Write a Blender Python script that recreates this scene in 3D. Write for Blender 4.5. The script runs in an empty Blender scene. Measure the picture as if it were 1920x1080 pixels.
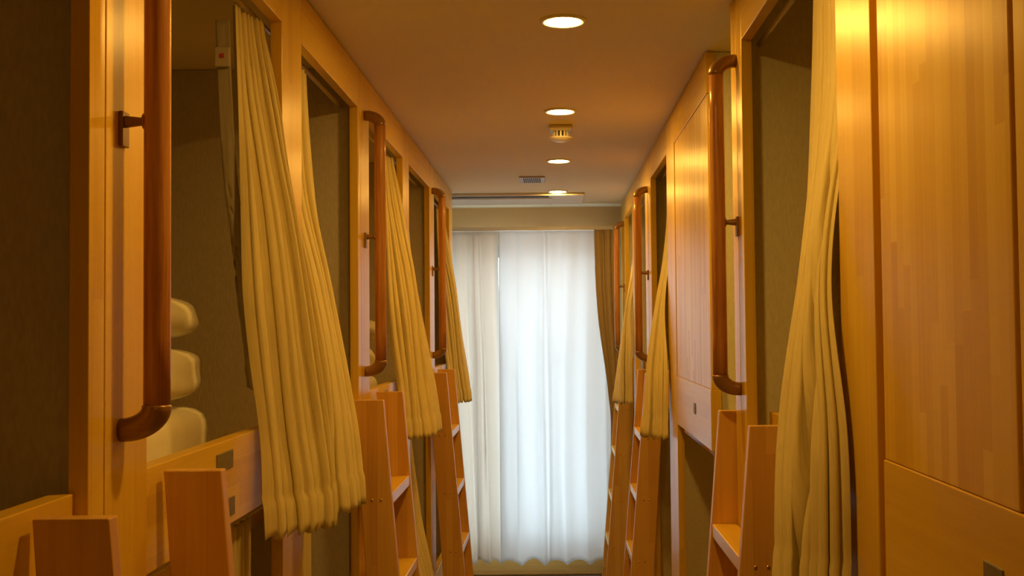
import bpy, bmesh, math, random
from mathutils import Vector, Matrix

random.seed(7)
scn = bpy.context.scene
COL = scn.collection
PI = math.pi

# ------------------------------------------------------------------ camera
EYE = 1.617
F_PX = 2100.0
cam_d = bpy.data.cameras.new('camera')
cam_d.sensor_width = 36.0
cam_d.lens = 36.0 * F_PX / 1920.0
cam_d.clip_start = 0.02
cam = bpy.data.objects.new('camera', cam_d)
COL.objects.link(cam)
YAW = 0.0
cam_d.shift_x = -77 / 1920          # the picture's middle lies a little left of the aisle's vanishing point
PITCH = math.atan(72 / F_PX)        # tilted a little up
ROLL = 0.010
fwd = Vector((-math.sin(YAW) * math.cos(PITCH), math.cos(YAW) * math.cos(PITCH), math.sin(PITCH)))
cam.rotation_mode = 'QUATERNION'
cam.rotation_quaternion = (fwd.to_track_quat('-Z', 'Y').to_matrix() @ Matrix.Rotation(-ROLL, 3, 'Z')).to_quaternion()
cam.location = (0, 0, EYE)
scn.camera = cam

# ------------------------------------------------------------------ view + world
vs = scn.view_settings
vs.view_transform = 'Standard'
vs.look = 'None'
vs.exposure = 0.0
vs.gamma = 1.0
vs.use_curve_mapping = False
scn.display_settings.display_device = 'sRGB'

world = bpy.data.worlds.new('daylight')
scn.world = world
world.use_nodes = True
wb = world.node_tree.nodes['Background']
wb.inputs['Color'].default_value = (0.80, 0.91, 1.0, 1)
wb.inputs['Strength'].default_value = 4.1

LAMP_COLOR = (1.0, 0.52, 0.09)
LAMP_STRENGTH = 290.0

# ------------------------------------------------------------------ material helpers
def new_mat(name):
    m = bpy.data.materials.new(name)
    m.use_nodes = True
    nt = m.node_tree
    return m, nt, nt.nodes['Principled BSDF']

def N(nt, t, **kw):
    n = nt.nodes.new(t)
    for k, v in kw.items():
        setattr(n, k, v)
    return n

def M(nt, op, a, b=None, c=None):
    n = nt.nodes.new('ShaderNodeMath')
    n.operation = op
    for i, v in enumerate((a, b, c)):
        if v is None:
            continue
        if isinstance(v, (int, float)):
            n.inputs[i].default_value = v
        else:
            nt.links.new(v, n.inputs[i])
    return n.outputs[0]

def wood(name, dark, mid, light, w=0.03, L=0.45, rough=0.33, grain=0.5, contrast=1.0):
    """laminated or solid board: u runs across the grain, v along it, both in metres"""
    m, nt, bs = new_mat(name)
    uv = N(nt, 'ShaderNodeUVMap')
    uv.uv_map = 'UVMap'
    sep = N(nt, 'ShaderNodeSeparateXYZ')
    nt.links.new(uv.outputs[0], sep.inputs[0])
    u, v = sep.outputs[0], sep.outputs[1]
    i = M(nt, 'FLOOR', M(nt, 'DIVIDE', u, w))
    wn1 = N(nt, 'ShaderNodeTexWhiteNoise', noise_dimensions='1D')
    nt.links.new(i, wn1.inputs['W'])
    j = M(nt, 'FLOOR', M(nt, 'ADD', M(nt, 'DIVIDE', v, L), M(nt, 'MULTIPLY', wn1.outputs['Value'], 7.3)))
    cmb = N(nt, 'ShaderNodeCombineXYZ')
    nt.links.new(i, cmb.inputs[0]); nt.links.new(j, cmb.inputs[1])
    wn2 = N(nt, 'ShaderNodeTexWhiteNoise', noise_dimensions='2D')
    nt.links.new(cmb.outputs[0], wn2.inputs['Vector'])
    ramp = N(nt, 'ShaderNodeValToRGB')
    e = ramp.color_ramp.elements
    e[0].color = (*dark, 1); e[1].color = (*light, 1)
    k = e.new(0.5); k.color = (*mid, 1)
    g = N(nt, 'ShaderNodeTexNoise')
    g.inputs['Scale'].default_value = 1.0
    g.inputs['Detail'].default_value = 5
    g.inputs['Roughness'].default_value = 0.65
    g.inputs['Distortion'].default_value = 0.6
    c2 = N(nt, 'ShaderNodeCombineXYZ')
    nt.links.new(M(nt, 'ADD', M(nt, 'MULTIPLY', u, 95), M(nt, 'MULTIPLY', wn2.outputs['Value'], 50)), c2.inputs[0])
    nt.links.new(M(nt, 'MULTIPLY', v, 3.2), c2.inputs[1])
    nt.links.new(c2.outputs[0], g.inputs['Vector'])
    tone = M(nt, 'ADD', M(nt, 'MULTIPLY', M(nt, 'SUBTRACT', wn2.outputs['Value'], 0.5), contrast),
             M(nt, 'MULTIPLY', M(nt, 'SUBTRACT', g.outputs[0], 0.5), grain * 2.0))
    nt.links.new(M(nt, 'ADD', tone, 0.5), ramp.inputs[0])
    nt.links.new(ramp.outputs[0], bs.inputs['Base Color'])
    bs.inputs['Roughness'].default_value = rough
    bs.inputs['Specular IOR Level'].default_value = 0.36
    bmp = N(nt, 'ShaderNodeBump')
    bmp.inputs['Strength'].default_value = 0.05
    bmp.inputs['Distance'].default_value = 0.001
    nt.links.new(g.outputs[0], bmp.inputs['Height'])
    nt.links.new(bmp.outputs[0], bs.inputs['Normal'])
    return m

def plain(name, col, rough=0.6, metal=0.0, noise=0.0, scale=60, bump=0.0, stretch=(1, 1, 1)):
    m, nt, bs = new_mat(name)
    bs.inputs['Roughness'].default_value = rough
    bs.inputs['Metallic'].default_value = metal
    tc = N(nt, 'ShaderNodeTexCoord')
    mp = N(nt, 'ShaderNodeMapping')
    mp.inputs['Scale'].default_value = stretch
    nt.links.new(tc.outputs['Object'], mp.inputs[0])
    t = N(nt, 'ShaderNodeTexNoise')
    t.inputs['Scale'].default_value = scale
    t.inputs['Detail'].default_value = 6
    nt.links.new(mp.outputs[0], t.inputs['Vector'])
    r = N(nt, 'ShaderNodeValToRGB')
    r.color_ramp.elements[0].position = 0.3
    r.color_ramp.elements[1].position = 0.7
    r.color_ramp.elements[0].color = tuple(c * (1 - noise) for c in col) + (1,)
    r.color_ramp.elements[1].color = tuple(min(1, c * (1 + noise)) for c in col) + (1,)
    nt.links.new(t.outputs[0], r.inputs[0])
    nt.links.new(r.outputs[0], bs.inputs['Base Color'])
    if bump:
        b = N(nt, 'ShaderNodeBump')
        b.inputs['Strength'].default_value = bump
        b.inputs['Distance'].default_value = 0.002
        nt.links.new(t.outputs[0], b.inputs['Height'])
        nt.links.new(b.outputs[0], bs.inputs['Normal'])
    return m

def cloth(name, col, transl=0.15, ribs=True, noise=0.08):
    m, nt, bs = new_mat(name)
    out = nt.nodes['Material Output']
    uv = N(nt, 'ShaderNodeUVMap'); uv.uv_map = 'UVMap'
    mp = N(nt, 'ShaderNodeMapping')
    mp.inputs['Scale'].default_value = (220, 14, 1)
    nt.links.new(uv.outputs[0], mp.inputs[0])
    t = N(nt, 'ShaderNodeTexNoise')
    t.inputs['Scale'].default_value = 1.0
    t.inputs['Detail'].default_value = 4
    nt.links.new(mp.outputs[0], t.inputs['Vector'])
    r = N(nt, 'ShaderNodeValToRGB')
    r.color_ramp.elements[0].position = 0.3
    r.color_ramp.elements[1].position = 0.7
    r.color_ramp.elements[0].color = tuple(c * (1 - noise) for c in col) + (1,)
    r.color_ramp.elements[1].color = tuple(min(1, c * (1 + noise)) for c in col) + (1,)
    nt.links.new(t.outputs[0], r.inputs[0])
    nt.links.new(r.outputs[0], bs.inputs['Base Color'])
    bs.inputs['Roughness'].default_value = 0.75
    bs.inputs['Specular IOR Level'].default_value = 0.25
    bs.inputs['Sheen Weight'].default_value = 0.15
    b = N(nt, 'ShaderNodeBump')
    b.inputs['Strength'].default_value = 0.25
    b.inputs['Distance'].default_value = 0.002
    nt.links.new(t.outputs[0], b.inputs['Height'])
    nt.links.new(b.outputs[0], bs.inputs['Normal'])
    tr = N(nt, 'ShaderNodeBsdfTranslucent')
    nt.links.new(r.outputs[0], tr.inputs['Color'])
    mx = N(nt, 'ShaderNodeMixShader')
    mx.inputs[0].default_value = transl
    nt.links.new(bs.outputs[0], mx.inputs[1])
    nt.links.new(tr.outputs[0], mx.inputs[2])
    nt.links.new(mx.outputs[0], out.inputs[0])
    return m

W_PANEL = wood('laminated_pine', (0.70, 0.42, 0.03), (0.81, 0.53, 0.045), (0.90, 0.64, 0.08), w=0.025, L=0.40, rough=0.30, grain=0.35, contrast=1.0)
W_BOARD = wood('pine_board', (0.68, 0.41, 0.04), (0.79, 0.52, 0.055), (0.88, 0.62, 0.09), w=0.045, L=1.3, rough=0.30, grain=0.45, contrast=0.45)
W_LADDER = wood('ladder_pine', (0.62, 0.33, 0.08), (0.74, 0.43, 0.11), (0.84, 0.55, 0.16), w=0.03, L=0.7, rough=0.38, grain=0.45, contrast=0.6)
W_ROD = wood('handrail_wood', (0.22, 0.075, 0.02), (0.46, 0.20, 0.06), (0.62, 0.33, 0.12), w=0.2, L=5, rough=0.28, grain=1.1, contrast=0.2)
BRONZE = plain('brown_bronze', (0.30, 0.17, 0.07), 0.32, 0.35, 0.08, 30)
STEEL = plain('cream_rod', (0.66, 0.58, 0.44), 0.3, 0.0, 0.05, 40)
BRASS = plain('screw_brass', (0.85, 0.62, 0.30), 0.25, 0.9, 0.03, 40)
PLATE = plain('grey_cover_plate', (0.22, 0.19, 0.13), 0.5, 0.2, 0.15, 90)
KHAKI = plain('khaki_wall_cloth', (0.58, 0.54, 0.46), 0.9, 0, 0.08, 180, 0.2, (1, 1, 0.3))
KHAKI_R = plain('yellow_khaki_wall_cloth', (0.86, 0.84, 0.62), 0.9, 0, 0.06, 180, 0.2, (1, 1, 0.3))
CEIL = plain('ceiling_paper', (0.86, 0.77, 0.55), 0.85, 0, 0.03, 220, 0.25)
WALLP = plain('wall_paper', (0.77, 0.53, 0.24), 0.85, 0, 0.03, 220, 0.2)
FLOORM = plain('grey_floor', (0.28, 0.26, 0.24), 0.6, 0, 0.15, 25, 0.1)
WHITE = plain('white_plastic', (0.78, 0.76, 0.72), 0.4, 0, 0.02, 20)
GREYP = plain('grey_plastic', (0.52, 0.47, 0.38), 0.5, 0, 0.02, 20)
BLACK = plain('dark_slot', (0.03, 0.025, 0.02), 0.7, 0, 0.1, 20)
ALU = plain('aluminium_frame', (0.45, 0.44, 0.42), 0.4, 0.5, 0.03, 20)
LINEN = plain('white_linen', (0.92, 0.90, 0.76), 0.85, 0, 0.04, 14, 0.35)
CURTAIN = cloth('mustard_beige_cloth', (0.82, 0.72, 0.36), 0.12)
LINING = cloth('grey_lining_cloth', (0.50, 0.46, 0.36), 0.2)
DRAPE = cloth('tan_drape_cloth', (0.42, 0.32, 0.19), 0.10)

def lamp_mat():
    m, nt, bs = new_mat('downlight_glow')
    em = N(nt, 'ShaderNodeEmission')
    em.inputs['Color'].default_value = (*LAMP_COLOR, 1)
    em.inputs['Strength'].default_value = LAMP_STRENGTH
    nt.links.new(em.outputs[0], nt.nodes['Material Output'].inputs[0])
    return m
LAMP = lamp_mat()

def sheer_mat(name, alpha, col, back):
    m, nt, bs = new_mat(name)
    out = nt.nodes['Material Output']
    tr = N(nt, 'ShaderNodeBsdfTranslucent'); tr.inputs['Color'].default_value = (*col, 1)
    df = N(nt, 'ShaderNodeBsdfDiffuse'); df.inputs['Color'].default_value = (*col, 1)
    tp = N(nt, 'ShaderNodeBsdfTransparent')
    m1 = N(nt, 'ShaderNodeMixShader'); m1.inputs[0].default_value = back
    nt.links.new(tr.outputs[0], m1.inputs[1]); nt.links.new(df.outputs[0], m1.inputs[2])
    m2 = N(nt, 'ShaderNodeMixShader'); m2.inputs[0].default_value = alpha
    nt.links.new(tp.outputs[0], m2.inputs[1]); nt.links.new(m1.outputs[0], m2.inputs[2])
    nt.links.new(m2.outputs[0], out.inputs[0])
    return m
SHEER = sheer_mat('white_voile', 0.88, (0.86, 0.88, 0.90), .42)
SHEER_L = sheer_mat('dimmed_white_voile', 0.95, (0.88, 0.85, 0.80), .56)  # left sheer: weaker, warmer light put into its tint and density

def glass_mat():
    m, nt, bs = new_mat('window_glass')
    out = nt.nodes['Material Output']
    tp = N(nt, 'ShaderNodeBsdfTransparent'); tp.inputs['Color'].default_value = (0.93, 0.96, 0.95, 1)
    gl = N(nt, 'ShaderNodeBsdfGlossy'); gl.inputs['Roughness'].default_value = 0.02
    mx = N(nt, 'ShaderNodeMixShader'); mx.inputs[0].default_value = 0.06
    nt.links.new(tp.outputs[0], mx.inputs[1]); nt.links.new(gl.outputs[0], mx.inputs[2])
    nt.links.new(mx.outputs[0], out.inputs[0])
    return m
GLASS = glass_mat()

# ------------------------------------------------------------------ mesh helpers
def link(name, bm, mat, parent=None, smooth=False, bevel=0.0, loc=None):
    me = bpy.data.meshes.new(name)
    bm.normal_update()
    bm.to_mesh(me); bm.free()
    me.materials.append(mat)
    if smooth:
        for p in me.polygons:
            p.use_smooth = True
    o = bpy.data.objects.new(name, me)
    COL.objects.link(o)
    if loc:
        o.location = loc
    if parent:
        o.parent = parent
    if bevel:
        b = o.modifiers.new('bevel', 'BEVEL')
        b.width = bevel; b.segments = 2; b.limit_method = 'ANGLE'
    return o

def tag(o, label=None, cat=None, group=None, kind=None):
    if label: o['label'] = label
    if cat: o['category'] = cat
    if group: o['group'] = group
    if kind: o['kind'] = kind
    return o

def thing(name, loc, label, cat, group=None):
    o = bpy.data.objects.new(name, None)
    COL.objects.link(o)
    o.location = loc
    o.empty_display_size = 0.1
    return tag(o, label, cat, group)

def new_bm():
    bm = bmesh.new()
    bm.loops.layers.uv.new('UVMap')
    return bm

def face_uv(bm, f, grain, off):
    """grain: index of the axis the grain runs along"""
    uvl = bm.loops.layers.uv['UVMap']
    f.normal_update()
    n = max(range(3), key=lambda a: abs(f.normal[a]))
    ax = [a for a in range(3) if a != n]
    if grain in ax:
        va = grain; ua = ax[0] if ax[1] == grain else ax[1]
    else:
        ua, va = ax
    for l in f.loops:
        l[uvl].uv = (l.vert.co[ua] + off[0], l.vert.co[va] + off[1])

def box(bm, a, b, grain=2, off=None):
    """axis aligned box from corner a to corner b"""
    a = [min(p, q) for p, q in zip(a, b)], [max(p, q) for p, q in zip(a, b)]
    lo, hi = a
    off = off or (random.random() * 20, random.random() * 20)
    vs_ = [bm.verts.new((hi[0] if i & 1 else lo[0], hi[1] if i & 2 else lo[1], hi[2] if i & 4 else lo[2])) for i in range(8)]
    for q in ((0, 2, 3, 1), (4, 5, 7, 6), (0, 1, 5, 4), (2, 6, 7, 3), (0, 4, 6, 2), (1, 3, 7, 5)):
        f = bm.faces.new([vs_[i] for i in q])
        face_uv(bm, f, grain, off)
    return vs_

def prism(bm, pts, axis, a, b, grain=2):
    """polygon pts (two coordinates on the plane across `axis`) extruded from a to b along it"""
    def mk(p, t):
        c = [0, 0, 0]; c[axis] = t
        o = [i for i in range(3) if i != axis]
        c[o[0]], c[o[1]] = p
        return bm.verts.new(c)
    off = (random.random() * 20, random.random() * 20)
    A = [mk(p, a) for p in pts]; B = [mk(p, b) for p in pts]
    fs = [bm.faces.new(A[::-1]), bm.faces.new(B)]
    n = len(pts)
    for i in range(n):
        fs.append(bm.faces.new((A[i], A[(i + 1) % n], B[(i + 1) % n], B[i])))
    bmesh.ops.recalc_face_normals(bm, faces=fs)
    for f in fs:
        face_uv(bm, f, grain, off)

def tube(bm, pts, radii, seg=20, cap=True, squash=None):
    """swept round bar through pts"""
    uvl = bm.loops.layers.uv['UVMap']
    pts = [Vector(p) for p in pts]
    if isinstance(radii, (int, float)):
        radii = [radii] * len(pts)
    rings = []; length = 0; vcoord = []
    up = None
    for i, p in enumerate(pts):
        d = (pts[min(i + 1, len(pts) - 1)] - pts[max(i - 1, 0)]).normalized()
        if up is None:
            up = Vector((0, 1, 0)) if abs(d.y) < 0.9 else Vector((0, 0, 1))
        s = d.cross(up).normalized(); t = s.cross(d).normalized(); up = t
        if i: length += (p - pts[i - 1]).length
        vcoord.append(length)
        rings.append([bm.verts.new(p + (s * math.cos(2 * PI * k / seg) + t * math.sin(2 * PI * k / seg)) * radii[i]) for k in range(seg)])
    for i in range(len(rings) - 1):
        for k in range(seg):
            f = bm.faces.new((rings[i][k], rings[i][(k + 1) % seg], rings[i + 1][(k + 1) % seg], rings[i + 1][k]))
            uvs = ((k, i), (k + 1, i), (k + 1, i + 1), (k, i + 1))
            for l, (kk, ii) in zip(f.loops, uvs):
                l[uvl].uv = (kk / seg * 0.11, vcoord[ii])
    if cap:
        bm.faces.new(rings[0][::-1]); bm.faces.new(rings[-1])
    return rings

def disc_stack(bm, prof, seg=32, c=(0, 0, 0)):
    """lathe around z: prof = [(r, z), ...]"""
    rings = []
    for r, z in prof:
        if r < 1e-6:
            rings.append([bm.verts.new((c[0], c[1], c[2] + z))])
        else:
            rings.append([bm.verts.new((c[0] + r * math.cos(2 * PI * k / seg), c[1] + r * math.sin(2 * PI * k / seg), c[2] + z)) for k in range(seg)])
    for i in range(len(rings) - 1):
        A, B = rings[i], rings[i + 1]
        for k in range(seg):
            k2 = (k + 1) % seg
            if len(A) == 1 and len(B) == 1: continue
            if len(A) == 1: bm.faces.new((A[0], B[k2], B[k]))
            elif len(B) == 1: bm.faces.new((A[k], A[k2], B[0]))
            else: bm.faces.new((A[k], A[k2], B[k2], B[k]))
    bmesh.ops.recalc_face_normals(bm, faces=bm.faces[:])

def part(name, parent, mat, boxes, grain=2, bevel=0.0015):
    """one mesh of one or more boxes given in world metres; parent may sit anywhere"""
    bm = new_bm()
    for b in boxes:
        box(bm, b[0], b[1], grain)
    o = link(name, bm, mat, parent, bevel=bevel)
    if parent is not None:
        w = Vector((0, 0, 0)); p = parent
        while p: w += p.location; p = p.parent
        o.location = -w
        me = o.data
        c = sum((v.co for v in me.vertices), Vector()) / len(me.vertices)
        for v in me.vertices: v.co -= c
        o.location = c - w
    return o

def settle(o, parent):
    """give a mesh written in world metres its own origin under parent"""
    w = Vector((0, 0, 0)); p = parent
    while p: w += p.location; p = p.parent
    me = o.data
    lo = Vector([min(v.co[i] for v in me.vertices) for i in range(3)])
    hi = Vector([max(v.co[i] for v in me.vertices) for i in range(3)])
    c = (lo + hi) / 2
    for v in me.vertices: v.co -= c
    o.parent = parent
    o.location = c - w
    return o

# ------------------------------------------------------------------ sizes of the place (metres; y runs down the aisle)
H = 2.40
XL, XR = -0.5764, 0.4417          # fronts of the two rows of bunks
XLI, XRI = -1.47, 1.34            # walls behind them
Y0, Y1 = -2.6, 7.34
TH = 0.025

# ------------------------------------------------------------------ room shell
def struct(name, boxes, mat, grain=2):
    bm = new_bm()
    for b in boxes: box(bm, b[0], b[1], grain)
    o = link(name, bm, mat)
    return tag(o, kind='structure')
struct('floor', [((XLI - .1, Y0 - .1, -.1), (XRI + .1, Y1 + .12, 0))], FLOORM)
struct('ceiling', [((XLI - .1, Y0 - .1, H), (XRI + .1, Y1 + .12, H + .1))], CEIL)
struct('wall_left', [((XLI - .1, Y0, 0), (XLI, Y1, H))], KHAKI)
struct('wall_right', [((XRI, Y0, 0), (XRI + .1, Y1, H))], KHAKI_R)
struct('wall_front', [((XLI - .1, Y0 - .1, 0), (XRI + .1, Y0, H))], WALLP)
WX0, WX1, WZ0, WZ1 = -1.15, 0.36, 0.155, 2.15
struct('wall_back', [((XLI - .1, Y1, 0), (WX0, Y1 + .12, H)), ((WX1, Y1, 0), (XRI + .1, Y1 + .12, H)),
                     ((WX0, Y1, WZ1), (WX1, Y1 + .12, H)), ((WX0, Y1, 0), (WX1, Y1 + .12, WZ0))], WALLP)
tb = struct('trim_1', [((XLI, Y1 - .018, 0.012), (XRI, Y1 - .0005, 0.15))], W_LADDER, 0)
# window: frame, mullion, panes
wf = struct('window_1', [((WX0, Y1 + .03, WZ0), (WX0 + .035, Y1 + .09, WZ1)), ((WX1 - .035, Y1 + .03, WZ0), (WX1, Y1 + .09, WZ1)),
                         ((WX0, Y1 + .03, WZ1 - .035), (WX1, Y1 + .09, WZ1)), ((WX0, Y1 + .03, WZ0), (WX1, Y1 + .09, WZ0 + .035))], ALU)
part('sash', wf, ALU, [((-.25, Y1 + .035, WZ0 + .035), (-.205, Y1 + .06, WZ1 - .035)), ((-.25, Y1 + .035, WZ0 + .035), (WX1 - .035, Y1 + .06, WZ0 + .085)),
                       ((-.25, Y1 + .035, WZ1 - .075), (WX1 - .035, Y1 + .06, WZ1 - .035)), ((WX1 - .075, Y1 + .035, WZ0 + .035), (WX1 - .035, Y1 + .06, WZ1 - .035))])
part('sash', wf, ALU, [((-.265, Y1 + .062, WZ0 + .035), (-.215, Y1 + .085, WZ1 - .035)), ((WX0 + .035, Y1 + .062, WZ0 + .035), (-.22, Y1 + .085, WZ0 + .085)),
                       ((WX0 + .035, Y1 + .062, WZ1 - .075), (-.22, Y1 + .085, WZ1 - .035)), ((WX0 + .035, Y1 + .062, WZ0 + .035), (WX0 + .075, Y1 + .085, WZ1 - .035))])
part('pane', wf, GLASS, [((-.206, Y1 + .045, WZ0 + .084), (WX1 - .074, Y1 + .050, WZ1 - .074))], bevel=0)
part('pane', wf, GLASS, [((WX0 + .074, Y1 + .070, WZ0 + .084), (-.264, Y1 + .075, WZ1 - .074))], bevel=0)
part('latch', wf, BLACK, [((-.245, Y1 + .005, 1.03), (-.215, Y1 + .035, 1.13))])
for sx, sz in ((.045, 1.38), (-.463, .80)):  # made-up grey squares behind the sheers, added for their soft dark spots
    q = part('shade_square', wf, GREYP, [((sx - .035, Y1 + .040 if sx > 0 else Y1 + .065, sz - .035), (sx + .035, Y1 + .0448 if sx > 0 else Y1 + .0698, sz + .035))])

# ------------------------------------------------------------------ bunk rows
Z_HEAD = 2.277
Z_RT, Z_RB = 1.417, 1.262           # upper bed rail
def front(s, x0, x1):
    """x range measured outwards from the front plane of a row"""
    X = XL if s < 0 else XR
    return (X + s * x0, X + s * x1)

def bunk(label, s, ya, yb, loc_y, posts, headers, rails, panels, parts_y, top_headers=True, seat=1.215, rods=(), strips=()):
    X = XL if s < 0 else XR
    XI = XLI if s < 0 else XRI
    t = thing('bunk_bed', (X + s * 0.45, loc_y, 0), label, 'bunk bed', None)
    x0, x1 = front(s, 0, TH)
    for (a, b) in posts:
        part('post', t, W_BOARD, [((x0, a, 0), (x1, b, H - .005))], 2)
    for (a, b) in headers:
        part('header_board', t, W_BOARD, [((x0, a + .004, Z_HEAD), (x1, b - .0005, H - .005))], 1)
    for (a, b, plates) in rails:
        r0, r1 = front(s, .017, .045) if s < 0 else front(s, .052, .080)
        if plates == 'flush': r0, r1 = front(s, 0, .03)
        r = part('bed_rail', t, W_BOARD, [((r0, a, Z_RB), (r1, b, Z_RT if plates != 'flush' else 1.434))], 1)
        g0, g1 = (r0 - s * .002, r0 + s * .003)
        if plates == 'flush':
            ps = [(a + (.36 if b - a < 1 else .836), 1.355, .045 if b - a < 1 else .05, .035)]
        else:
            ps = []
            if 'n' in plates: ps += [(a + .165, 1.335, .04, .04)]
            if 'f' in plates: ps += [(b - .362, 1.381, .100, .033), (b - .324, 1.294, .045, .034)]
        for (py, pz, w, h) in ps:
            q = part('cover_plate', r, PLATE, [((g0, py - w / 2, pz - h / 2), (g1, py + w / 2, pz + h / 2))])
            tag(q, 'small grey plate over the rail bolt')
        part('lower_bed_rail', t, W_BOARD, [((r0, a, .24), (r1, b, .40))], 1)
    for (a, b) in panels:
        p0, p1 = front(s, .002, TH)
        part('side_panel', t, W_PANEL, [((p0, a + .002, 1.4345), (p1, b - .002, Z_HEAD - .002))], 2, 0.002)
    for (a, b) in strips:
        part('filler_strip', t, W_BOARD, [((X + s * .016, a, 0), (x1, b, Z_HEAD - .001))], 2)
    z = seat
    i0 = X + s * .082
    part('upper_bed_base', t, W_BOARD, [((i0, ya + .03, z - .03), (XI - s * .001, yb - .03, z))], 1)
    part('lower_bed_base', t, W_BOARD, [((i0, ya + .03, .30), (XI - s * .001, yb - .03, .33))], 1)
    for (a, b) in parts_y:
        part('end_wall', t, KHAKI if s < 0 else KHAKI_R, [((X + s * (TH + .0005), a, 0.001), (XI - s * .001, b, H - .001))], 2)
    for (a, b, zz) in rods:
        bm = new_bm()
        xr = X + s * .058
        tube(bm, [(xr, a, zz), (xr, b, zz)], 0.007, 12)
        o = link('curtain_rod', bm, STEEL, None, True); settle(o, t)
    return t

PITCHY = 1.924
left_labels = ['pine bunk bed nearest on the left, cut off by the left edge of the picture',
               'pine bunk bed on the left holding the nearest stack of white bedding',
               'left pine bunk bed between the middle and the farthest left handrails',
               'farthest pine bunk bed on the left, next to the white window curtains']
for k in range(4):
    b = 1.44 + PITCHY * (k - 1)
    e = b + PITCHY
    near = (b + .0015, b + .15); mid = (b + .944, b + 1.130); far = (e - .05, e - .0015)
    if k < 3:
        bunk(left_labels[k], -1, b, e, b + .96, [near, mid, far],
             [(near[1], mid[0]), (mid[1], far[0])], [(near[1], mid[0], 'f'), (mid[1], far[0], 'n')], [],
             [(b + .001, b + .02), (e - .02, e - .001)],
             rods=[(b + .02, e - .02, 2.285), (b + .02, e - .02, 1.241)])
    else:
        e = 6.422
        far = (6.233, 6.42)
        bunk(left_labels[k], -1, b, e, b + .55, [near, far], [(near[1], far[0])], [(near[1], far[0], 'f')], [],
             [(b + .001, b + .02), (e - .02, e - .001)], rods=[(b + .02, e - .02, 2.285), (b + .02, e - .02, 1.241)])

# right row
bunk('pine bunk bed nearest on the right, with the wide honey coloured panel', 1, .30, 2.73, 1.5,
     [(-.12, .30), (1.538, 1.722), (2.579, 2.652), (2.656, 2.729)],
     [(.30, 1.072), (1.076, 1.538), (1.722, 2.579)],
     [(.302, 1.512, 'flush'), (1.722, 2.579, '')],
     [(.302, 1.069), (1.075, 1.513)], [(-.12, -.10), (2.66, 2.70)],
     rods=[(1.60, 2.655, 2.285)], strips=[(1.514, 1.5375)])
bunk('pine bunk bed on the right with the closed panel just beyond the big brown handrail', 1, 3.166, 5.16, 4.15,
     [(4.035, 4.305), (5.01, 5.158)],
     [(3.167, 4.03), (4.305, 5.01)],
     [(3.167, 4.03, 'flush'), (4.305, 5.01, '')],
     [(3.167, 4.028)], [(3.190, 3.215), (5.135, 5.158)],
     rods=[(4.2, 5.13, 2.285), (3.22, 4.2, 1.241)])
bunk('farthest pine bunk bed on the right, beside the window and its tan drape', 1, 5.161, 7.19, 6.15,
     [(5.162, 5.32), (6.06, 6.20), (6.82, 6.98), (7.14, 7.19)],
     [(5.32, 6.06), (6.20, 6.82), (6.98, 7.14)],
     [(5.32, 6.06, ''), (6.20, 6.82, ''), (6.98, 7.14, '')],
     [], [(5.162, 5.18), (7.16, 7.189)],
     rods=[(5.2, 6.9, 2.285), (5.2, 6.9, 1.241)])

# ------------------------------------------------------------------ ladders
def ladder(s, c, label, hw=0.2235, xf=None, ztop=1.408):
    X = XL if s < 0 else XR
    xf = xf if xf is not None else (-.497 if s < 0 else .402)
    slope = .085
    t = thing('bunk_ladder', (xf, c, 0), label, 'ladder', None)
    W = .086
    def xfront(z): return xf - s * (ztop - z) * slope
    treads = [1.135, .868, .60, .333]
    for sg in (-1, 1):
        ya, yb = (c + sg * hw, c + sg * (hw - .026))
        bm = new_bm()
        prism(bm, [(xfront(ztop), ztop), (xfront(ztop) + s * W, ztop), (xfront(0) + s * (W + .022), 0), (xfront(0), 0)], 1, min(ya, yb), max(ya, yb))
        o = link('stile', bm, W_LADDER, None, bevel=.002); settle(o, t)
        for zt in treads:
            for dx in (.030, .056):
                b2 = new_bm()
                yy = ya
                tube(b2, [(xfront(zt) + s * dx, yy + sg * .0018, zt - .015), (xfront(zt) + s * dx, yy - sg * .003, zt - .015)], .0038, 12)
                q = link('screw_head', b2, BRASS, None, True); settle(q, o)
    for zt in treads:
        bm = new_bm()
        a = c - hw + .0265; b = c + hw - .0265
        back = xfront(zt) + s * (W + .004)
        if abs(back) > abs(X) - .002: back = X - s * .002
        box(bm, (xfront(zt) + s * .001, a, zt - .032), (back, b, zt), 1)
        o = link('tread', bm, W_BOARD, None, bevel=.002); settle(o, t)
    return t
ladder(-1, 1.478, 'pine ladder at the bottom left, straddling the nearest post with a handrail')
ladder(-1, 3.484, 'middle one of the three pine ladders along the left row of bunks')
ladder(-1, 5.41, 'farthest pine ladder on the left, right beside the white window curtains')
ladder(1, 2.536, 'nearest pine ladder on the right, its top below the big handrail')
ladder(1, 5.155, 'middle pine ladder on the right, under the hem of a mustard curtain')
ladder(1, 6.85, 'farthest pine ladder on the right, against the white window curtains')

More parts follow.
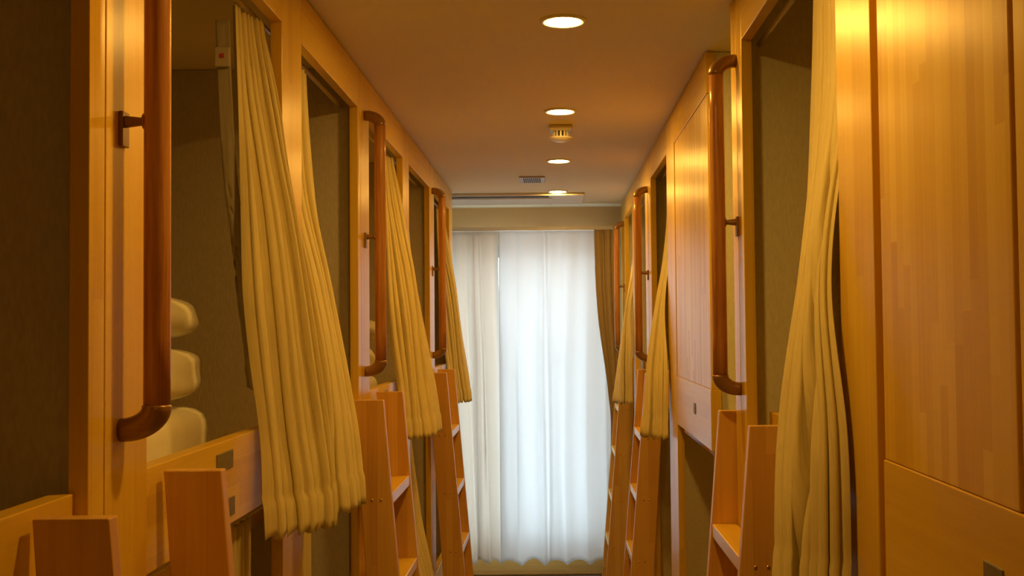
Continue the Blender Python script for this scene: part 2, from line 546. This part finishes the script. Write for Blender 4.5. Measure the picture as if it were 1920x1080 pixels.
# ------------------------------------------------------------------ handrails
def handrail(s, c, label):
    za, zb, zm = (1.517, 2.240, 1.897) if s < 0 else (1.497, 2.214, 1.860)
    X = XL if s < 0 else XR
    xr = X - s * .048
    t = thing('handrail', (X, c, za), label, 'handrail', None)
    bm = new_bm()
    tube(bm, [(xr, c, za + (zb - za) * i / 8) for i in range(9)], .0175, 24)
    o = link('rod', bm, W_ROD, None, True); settle(o, t)
    # elbows: quarter bends back to the post
    for up in (1, -1):
        pts = []; rad = []
        zr = zb if up > 0 else za
        A, B = .0475, .031
        pts.append((xr, c, zr - up * .001)); rad.append(.0182)
        pts.append((xr, c, zr + up * .001)); rad.append(.0195)
        for i in range(1, 13):
            a = i / 12 * PI / 2
            pts.append((xr + s * A * (1 - math.cos(a)), c, zr + up * (.001 + B * math.sin(a)))); rad.append(.0195 - .004 * i / 12)
        bm = new_bm(); tube(bm, pts, rad, 24)
        o = link('end_bend', bm, BRONZE, None, True); settle(o, t)
        tag(o, 'brown metal end bend')
    bm = new_bm()
    tube(bm, [(xr + s * .014, c, zm), (xr + s * .018, c, zm), (xr + s * .020, c, zm), (X - s * .004, c, zm)], [.0115, .0115, .0055, .0085], 16)
    box(bm, (X - s * .006, c - .012, zm - .034), (X - s * .0003, c + .012, zm + .013), 2)
    o = link('bracket', bm, BRONZE, None, False, bevel=.001); settle(o, t)
    tag(o, 'brown metal bracket with a small square plate')
handrail(-1, 1.494, 'large brown wooden handrail on the nearest left post')
handrail(-1, 3.43, 'brown wooden handrail above the middle ladder on the left')
handrail(-1, 5.35, 'brown wooden handrail above the farthest ladder on the left')
handrail(1, 2.655, 'thick brown wooden handrail above the nearest ladder on the right')
handrail(1, 5.17, 'brown wooden handrail above the middle ladder on the right')
handrail(1, 6.90, 'far brown wooden handrail by the tan window drape on the right')

# ------------------------------------------------------------------ curtains
def lerp(a, b, t): return a + (b - a) * t
def smooth(t): return t * t * (3 - 2 * t)

def curtain_mesh(rows, nf, seed, nu=None, nv=70, hemw=.07, valley=None, amps=(.008, .022), fine=.35, sag=0.0, drift=.5, s=1, sharp=.62, wave=.006, warp=1.22):
    """rows: (z, P0, Pm, P1) from the top down, each P an (x, y); folds run across u"""
    rnd = random.Random(seed)
    nu = nu or nf * 14
    ph = [rnd.uniform(-.9, .9) for _ in range(nf + 3)]
    am = [rnd.uniform(.30, 1.45) for _ in range(nf + 3)]
    w1, w2 = rnd.uniform(0, 6), rnd.uniform(0, 6)
    z0, z1 = rows[0][0], rows[-1][0]
    bm = new_bm(); uvl = bm.loops.layers.uv['UVMap']
    grid = []
    for j in range(nv + 1):
        z = lerp(z0, z1, j / nv)
        for k in range(len(rows) - 1):
            if rows[k][0] >= z >= rows[k + 1][0] - 1e-9: break
        t = (rows[k][0] - z) / (rows[k][0] - rows[k + 1][0])
        # Catmull-Rom through the rows
        def cr(i, c):
            def g(q):
                q = max(0, min(len(rows) - 1, q)); return rows[q][i][c]
            p0, p1, p2, p3 = g(k - 1), g(k), g(k + 1), g(k + 2)
            return .5 * ((2 * p1) + (-p0 + p2) * t + (2 * p0 - 5 * p1 + 4 * p2 - p3) * t * t + (-p0 + 3 * p1 - 3 * p2 + p3) * t ** 3)
        P0 = Vector((cr(1, 0), cr(1, 1))); Pm = Vector((cr(2, 0), cr(2, 1))); P1 = Vector((cr(3, 0), cr(3, 1)))
        v = j / nv
        A = lerp(amps[0], amps[1], smooth(min(1, v * 1.6)))
        row = []
        for i in range(nu + 1):
            u = i / nu
            # quadratic through three points
            p = P0 * ((1 - u) * (1 - 2 * u)) + Pm * (4 * u * (1 - u)) + P1 * (u * (2 * u - 1))
            d = (P0 * (4 * u - 3) + Pm * (4 - 8 * u) + P1 * (4 * u - 1))
            d.normalize(); nrm = Vector((d.y, -d.x))
            if nrm.x * s > 0: nrm = -nrm        # towards the aisle
            q = (u ** warp) * nf + drift * .35 * math.sin(2.2 * v + w1) * math.sin(PI * u)
            qi = min(nf, max(0, int(q)))
            f = math.sin(2 * PI * q + ph[qi] * .5 * math.sin(PI * (q - qi)))
            cusp = 2 * abs(math.cos(PI * q + .4 * ph[qi] * math.sin(PI * (q - qi)))) ** .8 - 1
            f = lerp(f, cusp, sharp)
            a = lerp(am[qi], am[qi + 1], q - qi)
            edge = .35 + .65 * smooth(min(1, min(u, 1 - u) * 9))
            disp = A * edge * a * (f + .25 * math.sin(4 * PI * q + w2) * fine)
            tang = -A * edge * .55 * math.cos(2 * PI * q) * (1 if v > .1 else .4)
            if valley:
                uv_ = lerp(valley[0], valley[1], v)
                disp -= valley[2] * smooth(min(1, v * 2.2)) * math.exp(-((u - uv_) / valley[3]) ** 2)
            disp += .004 * math.sin(9 * v + 5 * u + w2) * v
            zz = z
            dz = z - z1
            if hemw and abs(dz - hemw) < .008: disp -= .006 * (1 - abs(dz - hemw) / .008)
            if hemw and dz < hemw: disp += .0022
            if v > .9: zz += wave * math.sin(2 * PI * q + w1) * (v - .9) * 10
            zz -= sag * (u if sag > 0 else (1 - u)) * (1 - v) * .0
            pp = p + nrm * disp + d * tang
            row.append(bm.verts.new((pp.x, pp.y, zz)))
        grid.append(row)
    width = nf * .07
    for j in range(nv):
        for i in range(nu):
            f = bm.faces.new((grid[j][i], grid[j + 1][i], grid[j + 1][i + 1], grid[j][i + 1]))
            for l, (a, b) in zip(f.loops, ((i, j), (i, j + 1), (i + 1, j + 1), (i + 1, j))):
                l[uvl].uv = (a / nu * width, b / nv * abs(z0 - z1))
    return bm

def curtain(name, rows, nf, seed, label, cat, mat, group=None, **kw):
    bm = curtain_mesh(rows, nf, seed, **kw)
    o = link(name, bm, mat, None, True)
    me = o.data
    lo = Vector([min(v.co[i] for v in me.vertices) for i in range(3)])
    hi = Vector([max(v.co[i] for v in me.vertices) for i in range(3)])
    c = Vector(((lo.x + hi.x) / 2, (lo.y + hi.y) / 2, hi.z))
    for v in me.vertices: v.co -= c
    o.location = c
    sd = o.modifiers.new('thickness', 'SOLIDIFY'); sd.thickness = .0014; sd.offset = 0
    tag(o, label, cat, group)
    return o

def shift(rows, dy):
    return [(r[0],) + tuple((p[0], p[1] + dy) for p in r[1:]) for r in rows]

ROW_A = [(2.270, (-.632, 2.22), (-.632, 2.285), (-.612, 2.366)),
         (2.100, (-.628, 2.225), (-.618, 2.29), (-.578, 2.366)),
         (1.980, (-.625, 2.23), (-.600, 2.29), (-.560, 2.366)),
         (1.850, (-.622, 2.235), (-.580, 2.29), (-.540, 2.380)),
         (1.690, (-.613, 2.22), (-.560, 2.285), (-.524, 2.41)),
         (1.550, (-.600, 2.225), (-.545, 2.29), (-.508, 2.42)),
         (1.410, (-.580, 2.22), (-.530, 2.29), (-.488, 2.42)),
         (1.280, (-.566, 2.19), (-.512, 2.28), (-.468, 2.39)),
         (1.213, (-.560, 2.18), (-.506, 2.27), (-.460, 2.37))]
ROW_B = [(2.270, (-.628, 2.61), (-.630, 2.70), (-.628, 2.84)),
         (1.950, (-.622, 2.61), (-.620, 2.70), (-.612, 2.86)),
         (1.690, (-.590, 2.60), (-.570, 2.72), (-.575, 2.88)),
         (1.450, (-.550, 2.56), (-.520, 2.68), (-.530, 2.84)),
         (1.300, (-.540, 2.52), (-.500, 2.64), (-.500, 2.80)),
         (1.195, (-.535, 2.50), (-.490, 2.62), (-.486, 2.77))]
ROW_E = [(2.270, (.482, 1.75), (.482, 1.88), (.482, 2.02)),
         (2.000, (.474, 1.75), (.474, 1.87), (.470, 2.02)),
         (1.690, (.432, 1.73), (.418, 1.82), (.430, 1.93)),
         (1.450, (.430, 1.66), (.385, 1.76), (.385, 1.90)),
         (1.240, (.430, 1.65), (.370, 1.72), (.350, 1.82)),
         (1.190, (.430, 1.645), (.366, 1.715), (.345, 1.81))]
curtain('bunk_curtain', ROW_A, 8, 1, 'long mustard curtain hanging over the rail next to the folded white bedding', 'curtain', CURTAIN, s=-1)
curtain('bunk_curtain', ROW_B, 6, 2, 'mustard curtain just behind the longest left curtain, on the far side of its post', 'curtain', CURTAIN, s=-1)
curtain('bunk_curtain', shift(ROW_A, PITCHY), 7, 3, 'mustard curtain right behind the middle left handrail, hanging over the rail', 'curtain', CURTAIN, s=-1)
curtain('bunk_curtain', shift(ROW_B, PITCHY), 6, 4, 'mustard curtain beyond the fourth left post, reaching toward the farthest left ladder', 'curtain', CURTAIN, s=-1)
curtain('bunk_curtain', shift(ROW_A, 2 * PITCHY), 7, 5, 'farthest left mustard curtain, its hem in front of the white window curtains', 'curtain', CURTAIN, s=-1)
curtain('bunk_curtain', ROW_E, 13, 6, 'big mustard curtain on the right between the wide panel and the nearest ladder', 'curtain', CURTAIN, s=1, valley=(.10, .50, .065, .05), amps=(.008, .011), drift=1.0)
curtain('bunk_curtain', shift(ROW_E, 2.586), 10, 7, 'mustard curtain on the right just beyond the closed panel, hem over the middle ladder', 'curtain', CURTAIN, s=1, valley=(.40, .45, .05, .07), amps=(.006, .014))
curtain('bunk_curtain', shift(ROW_E, 4.49), 8, 8, 'farthest right mustard curtain, hem over the farthest ladder', 'curtain', CURTAIN, s=1)
# lower berths
def low_rows(s, ya, yb, out=.0):
    X = XL if s < 0 else XR
    a = X + s * .054
    return [(1.232, (a, ya), (a, (ya + yb) / 2), (a, yb)),
            (.80, (a - s * out * .3, ya), (a - s * out * .4, (ya + yb) / 2), (a - s * out * .5, yb)),
            (.52, (a - s * out, ya), (a - s * out * 1.1, (ya + yb) / 2), (a - s * out * 1.2, yb - .03)),
            (.44, (a - s * out, ya), (a - s * out * 1.1, (ya + yb) / 2), (a - s * out * 1.2, yb - .05))]
curtain('bunk_curtain', low_rows(-1, 2.02, 2.33), 6, 11, 'lower berth curtain in shade below the rail with two grey plates', 'curtain', CURTAIN, s=-1, amps=(.007, .012))
curtain('bunk_curtain', low_rows(-1, 2.60, 2.90, .0), 6, 12, 'lower berth curtain beneath the hems of the longest left curtains, just before the middle ladder', 'curtain', CURTAIN, s=-1, amps=(.007, .012))
curtain('bunk_curtain', low_rows(-1, 4.53, 4.90, .09), 7, 13, 'lower berth curtain seen in the gap between the middle and farthest left ladders', 'curtain', CURTAIN, s=-1, amps=(.007, .014))
curtain('bunk_curtain', low_rows(1, 3.24, 3.50, .0), 5, 14, 'lower berth curtain below the closed panel on the right, behind the nearest ladder', 'curtain', CURTAIN, s=1, amps=(.007, .012))

# lining strip hanging beside the first curtain
bm = curtain_mesh([(z, (x, y), (x + .014, y), (x + .028, y)) for z, x, y in ((2.235, -.668, 2.215), (1.95, -.662, 2.24), (1.69, -.638, 2.26), (1.50, -.622, 2.27))],
                  1, 21, nu=8, hemw=0, amps=(.001, .002), s=-1)
o = link('curtain_tieback', bm, LINING, None, True)
me = o.data; c = Vector((-.654, 2.22, 1.84))
for v in me.vertices: v.co -= c
o.location = c
sd = o.modifiers.new('thickness', 'SOLIDIFY'); sd.thickness = .002
tag(o, 'narrow greyish cloth strip hanging beside the long mustard curtain, red mark at its top', 'cloth strip')
bm = new_bm(); box(bm, (-.657 - c.x, 2.208 - c.y, 2.158 - c.z), (-.650 - c.x, 2.213 - c.y, 2.166 - c.z)); rb = link('stud', bm, plain('red_mark', (.5, .05, .03), .5), o)
tag(rb, 'small red stud')
bm = new_bm(); box(bm, (-.670 - c.x, 2.211 - c.y, 2.14 - c.z), (-.638 - c.x, 2.217 - c.y, 2.18 - c.z)); link('clip', bm, GREYP, o, bevel=.004)

# ------------------------------------------------------------------ folded bedding
def soft(name, size, loc, label, cat, seed, e=4.0, puff=.06, group=None):
    rnd = random.Random(seed)
    bm = bmesh.new()
    bmesh.ops.create_cube(bm, size=2)
    bmesh.ops.subdivide_edges(bm, edges=bm.edges[:], cuts=15, use_grid_fill=True)
    a = [rnd.uniform(2, 5) for _ in range(6)]; ph = [rnd.uniform(0, 6) for _ in range(6)]
    for v in bm.verts:
        x, y, z = v.co
        n = (abs(x) ** e + abs(y) ** e + abs(z) ** e) ** (1 / e)
        p = v.co / n
        w = puff * (math.sin(a[0] * p.x + ph[0]) * math.sin(a[1] * p.y + ph[1]) + .6 * math.sin(a[2] * p.z * 1.7 + ph[2] + a[3] * p.y)
                    + .3 * math.sin(9 * p.x + 7 * p.z + ph[4]) * math.sin(8 * p.y + ph[5]))
        p = p * (1 + w)
        v.co = Vector((p.x * size[0] / 2, p.y * size[1] / 2, (p.z * .5 + .5) * size[2]))
    lo = min(v.co.z for v in bm.verts)
    for v in bm.verts: v.co.z -= lo
    bm.loops.layers.uv.new('UVMap')
    o = link(name, bm, LINEN, None, True, loc=loc)
    return tag(o, label, cat, group)
zf = 1.216
soft('folded_futon', (.62, .62, .250), (-1.018, 2.055, zf), 'thick folded white futon at the bottom of the nearest bedding stack', 'futon', 1, e=9, puff=.006)
soft('folded_duvet', (.60, .60, .118), (-1.020, 2.17, zf + .251), 'plump white duvet between futon and pillow in the nearest bedding stack', 'duvet', 2, e=4.0, puff=.02)
soft('pillow', (.54, .50, .105), (-1.000, 2.20, zf + .372), 'white pillow on top of the nearest bedding stack', 'pillow', 3, e=3.2, puff=.02)
soft('folded_futon', (.58, .50, .195), (-1.085, 4.88, zf), 'folded white futon deep in the berth behind the middle left handrail', 'futon', 4, e=8, puff=.006)
soft('folded_duvet', (.58, .50, .135), (-1.085, 4.88, zf + .197), 'round white duvet seen in the slot beside the middle left handrail', 'duvet', 5, e=3.4, puff=.02)
soft('pillow', (.60, .50, .110), (-1.06, 4.90, zf + .337), 'white pillow on the duvet behind the middle left handrail', 'pillow', 6, e=3.0, puff=.02)

# ------------------------------------------------------------------ ceiling fittings
dl = ['biggest and nearest round downlight at the top of the picture', 'second round downlight from the camera, just before the smoke detector',
      'third round downlight, just beyond the smoke detector', 'farthest and smallest round downlight, beside the ceiling air conditioner']
XLAMP = .033
ys = [2.845, 4.05, 5.27, 6.47]
def downlight(y, label):
    t = thing('downlight', (XLAMP, y, H), label, 'ceiling light', None)
    bm = new_bm(); disc_stack(bm, [(.047, -.001), (.047, -.005), (.054, -.006), (.060, -.003), (.061, 0), (.047, 0)], 48)
    link('trim_ring', bm, WHITE, t, True)
    bm = new_bm(); disc_stack(bm, [(0, -.0045), (.0465, -.0045), (.0465, -.001), (0, -.001)], 48)
    link('lens', bm, LAMP, t)
for y, l in zip(ys, dl): downlight(y, l)
downlight(-1.6, 'unseen fill light added behind the camera to brighten the dark end walls')  # added fill lamp out of view, lifts the dark end walls and ladder sides
downlight(1.63, 'round downlight high above the wide right panel, next before the biggest one')

t = thing('smoke_detector', (XLAMP + .003, 4.36, H), 'white smoke detector on a square base between the second and third downlights', 'smoke detector')
bm = new_bm(); box(bm, (-.045, -.045, -.022), (.045, .045, -.0003)); link('base', bm, GREYP, t, bevel=.004)
bm = new_bm(); disc_stack(bm, [(0, -.022), (.026, -.022), (.026, -.046), (0, -.046)], 32); link('chamber', bm, BLACK, t, True)
for k in range(12):
    a = k * PI / 6
    bm = new_bm(); box(bm, (.026, -.003, -.046), (.030, .003, -.022)); bmesh.ops.rotate(bm, verts=bm.verts[:], cent=(0, 0, 0), matrix=Matrix.Rotation(a, 3, 'Z'))
    link('vent_fin', bm, WHITE, t)
bm = new_bm(); disc_stack(bm, [(0, -.062), (.022, -.061), (.036, -.055), (.046, -.049), (.048, -.046), (0, -.046)], 40); link('cover', bm, WHITE, t, True)

t = thing('ceiling_vent', (-.105, 5.92, H), 'small rectangular slotted ceiling vent left of the downlights', 'vent')
bm = new_bm(); box(bm, (-.068, -.11, -.008), (.068, .11, -.0003)); link('frame', bm, GREYP, t, bevel=.002)
bm = new_bm()
for k in range(9):
    box(bm, (-.046 + k * .0105, -.085, -.0095), (-.040 + k * .0105, .085, -.0082))
link('slots', bm, BLACK, t)

t = thing('air_conditioner', (-.42, 6.78, H), 'long white ceiling air conditioner panel in front of the window', 'air conditioner')
bm = new_bm(); box(bm, (-.62, -.24, -.016), (.61, .24, -.0003)); link('panel', bm, WHITE, t, bevel=.004)
bm = new_bm(); box(bm, (-.52, -.215, -.0185), (.40, -.155, -.0163)); q = link('air_outlet', bm, BLACK, t); tag(q, 'dark narrow air outlet')
bm = new_bm(); box(bm, (-.54, -.12, -.022), (.42, .20, -.0163)); link('intake_cover', bm, WHITE, t, bevel=.003)

# ------------------------------------------------------------------ window curtains
t = thing('curtain_track', (-.35, 7.19, 2.245), 'thin pale curtain track above the white window curtains', 'curtain track')
bm = new_bm(); box(bm, (-1.0, -.028, -.012), (.76, .028, .012)); link('rail', bm, WHITE, t, bevel=.002)
for xx in (-.9, -.3, .3, .7):
    bm = new_bm(); box(bm, (xx - .012, .028, -.014), (xx + .012, .149, .014)); link('bracket', bm, ALU, t, bevel=.001)
def flat_rows(x0, x1, y, zt, zb, spread=0):
    return [(zt, (x0, y), ((x0 + x1) / 2, y), (x1, y)), ((zt + zb) / 2, (x0, y), ((x0 + x1) / 2, y), (x1, y)), (zb, (x0 - spread, y), ((x0 + x1) / 2, y), (x1 + spread, y))]
curtain('sheer_curtain', [(2.23, (-1.20, 7.205), (-.78, 7.205), (-.352, 7.205)), (1.75, (-1.20, 7.205), (-.78, 7.205), (-.345, 7.205)), (1.45, (-1.20, 7.205), (-.78, 7.205), (-.325, 7.205)), (.12, (-1.20, 7.205), (-.77, 7.205), (-.31, 7.205))], 9, 31, 'left white sheer window curtain, with dim warm light tinted into its cloth', 'curtain', SHEER_L, s=1, amps=(.010, .018), drift=1.2, hemw=.07, sharp=.35, wave=.015)
curtain('sheer_curtain', flat_rows(-.345, .40, 7.165, 2.23, .12), 5, 32, 'bright right white sheer window curtain with few soft folds', 'curtain', SHEER, s=1, amps=(.010, .020), drift=1.0, hemw=.07, sharp=.35, wave=.02)
curtain('window_drape', [(2.23, (.265, 7.115), (.34, 7.115), (.425, 7.115)), (1.7, (.285, 7.115), (.35, 7.115), (.425, 7.115)), (1.15, (.35, 7.115), (.39, 7.115), (.43, 7.115)),
                         (.9, (.36, 7.115), (.395, 7.115), (.43, 7.115)), (.1, (.33, 7.115), (.38, 7.115), (.43, 7.115))], 4, 33,
        'tan drape gathered at the right edge of the window', 'curtain', DRAPE, s=1, amps=(.012, .018))
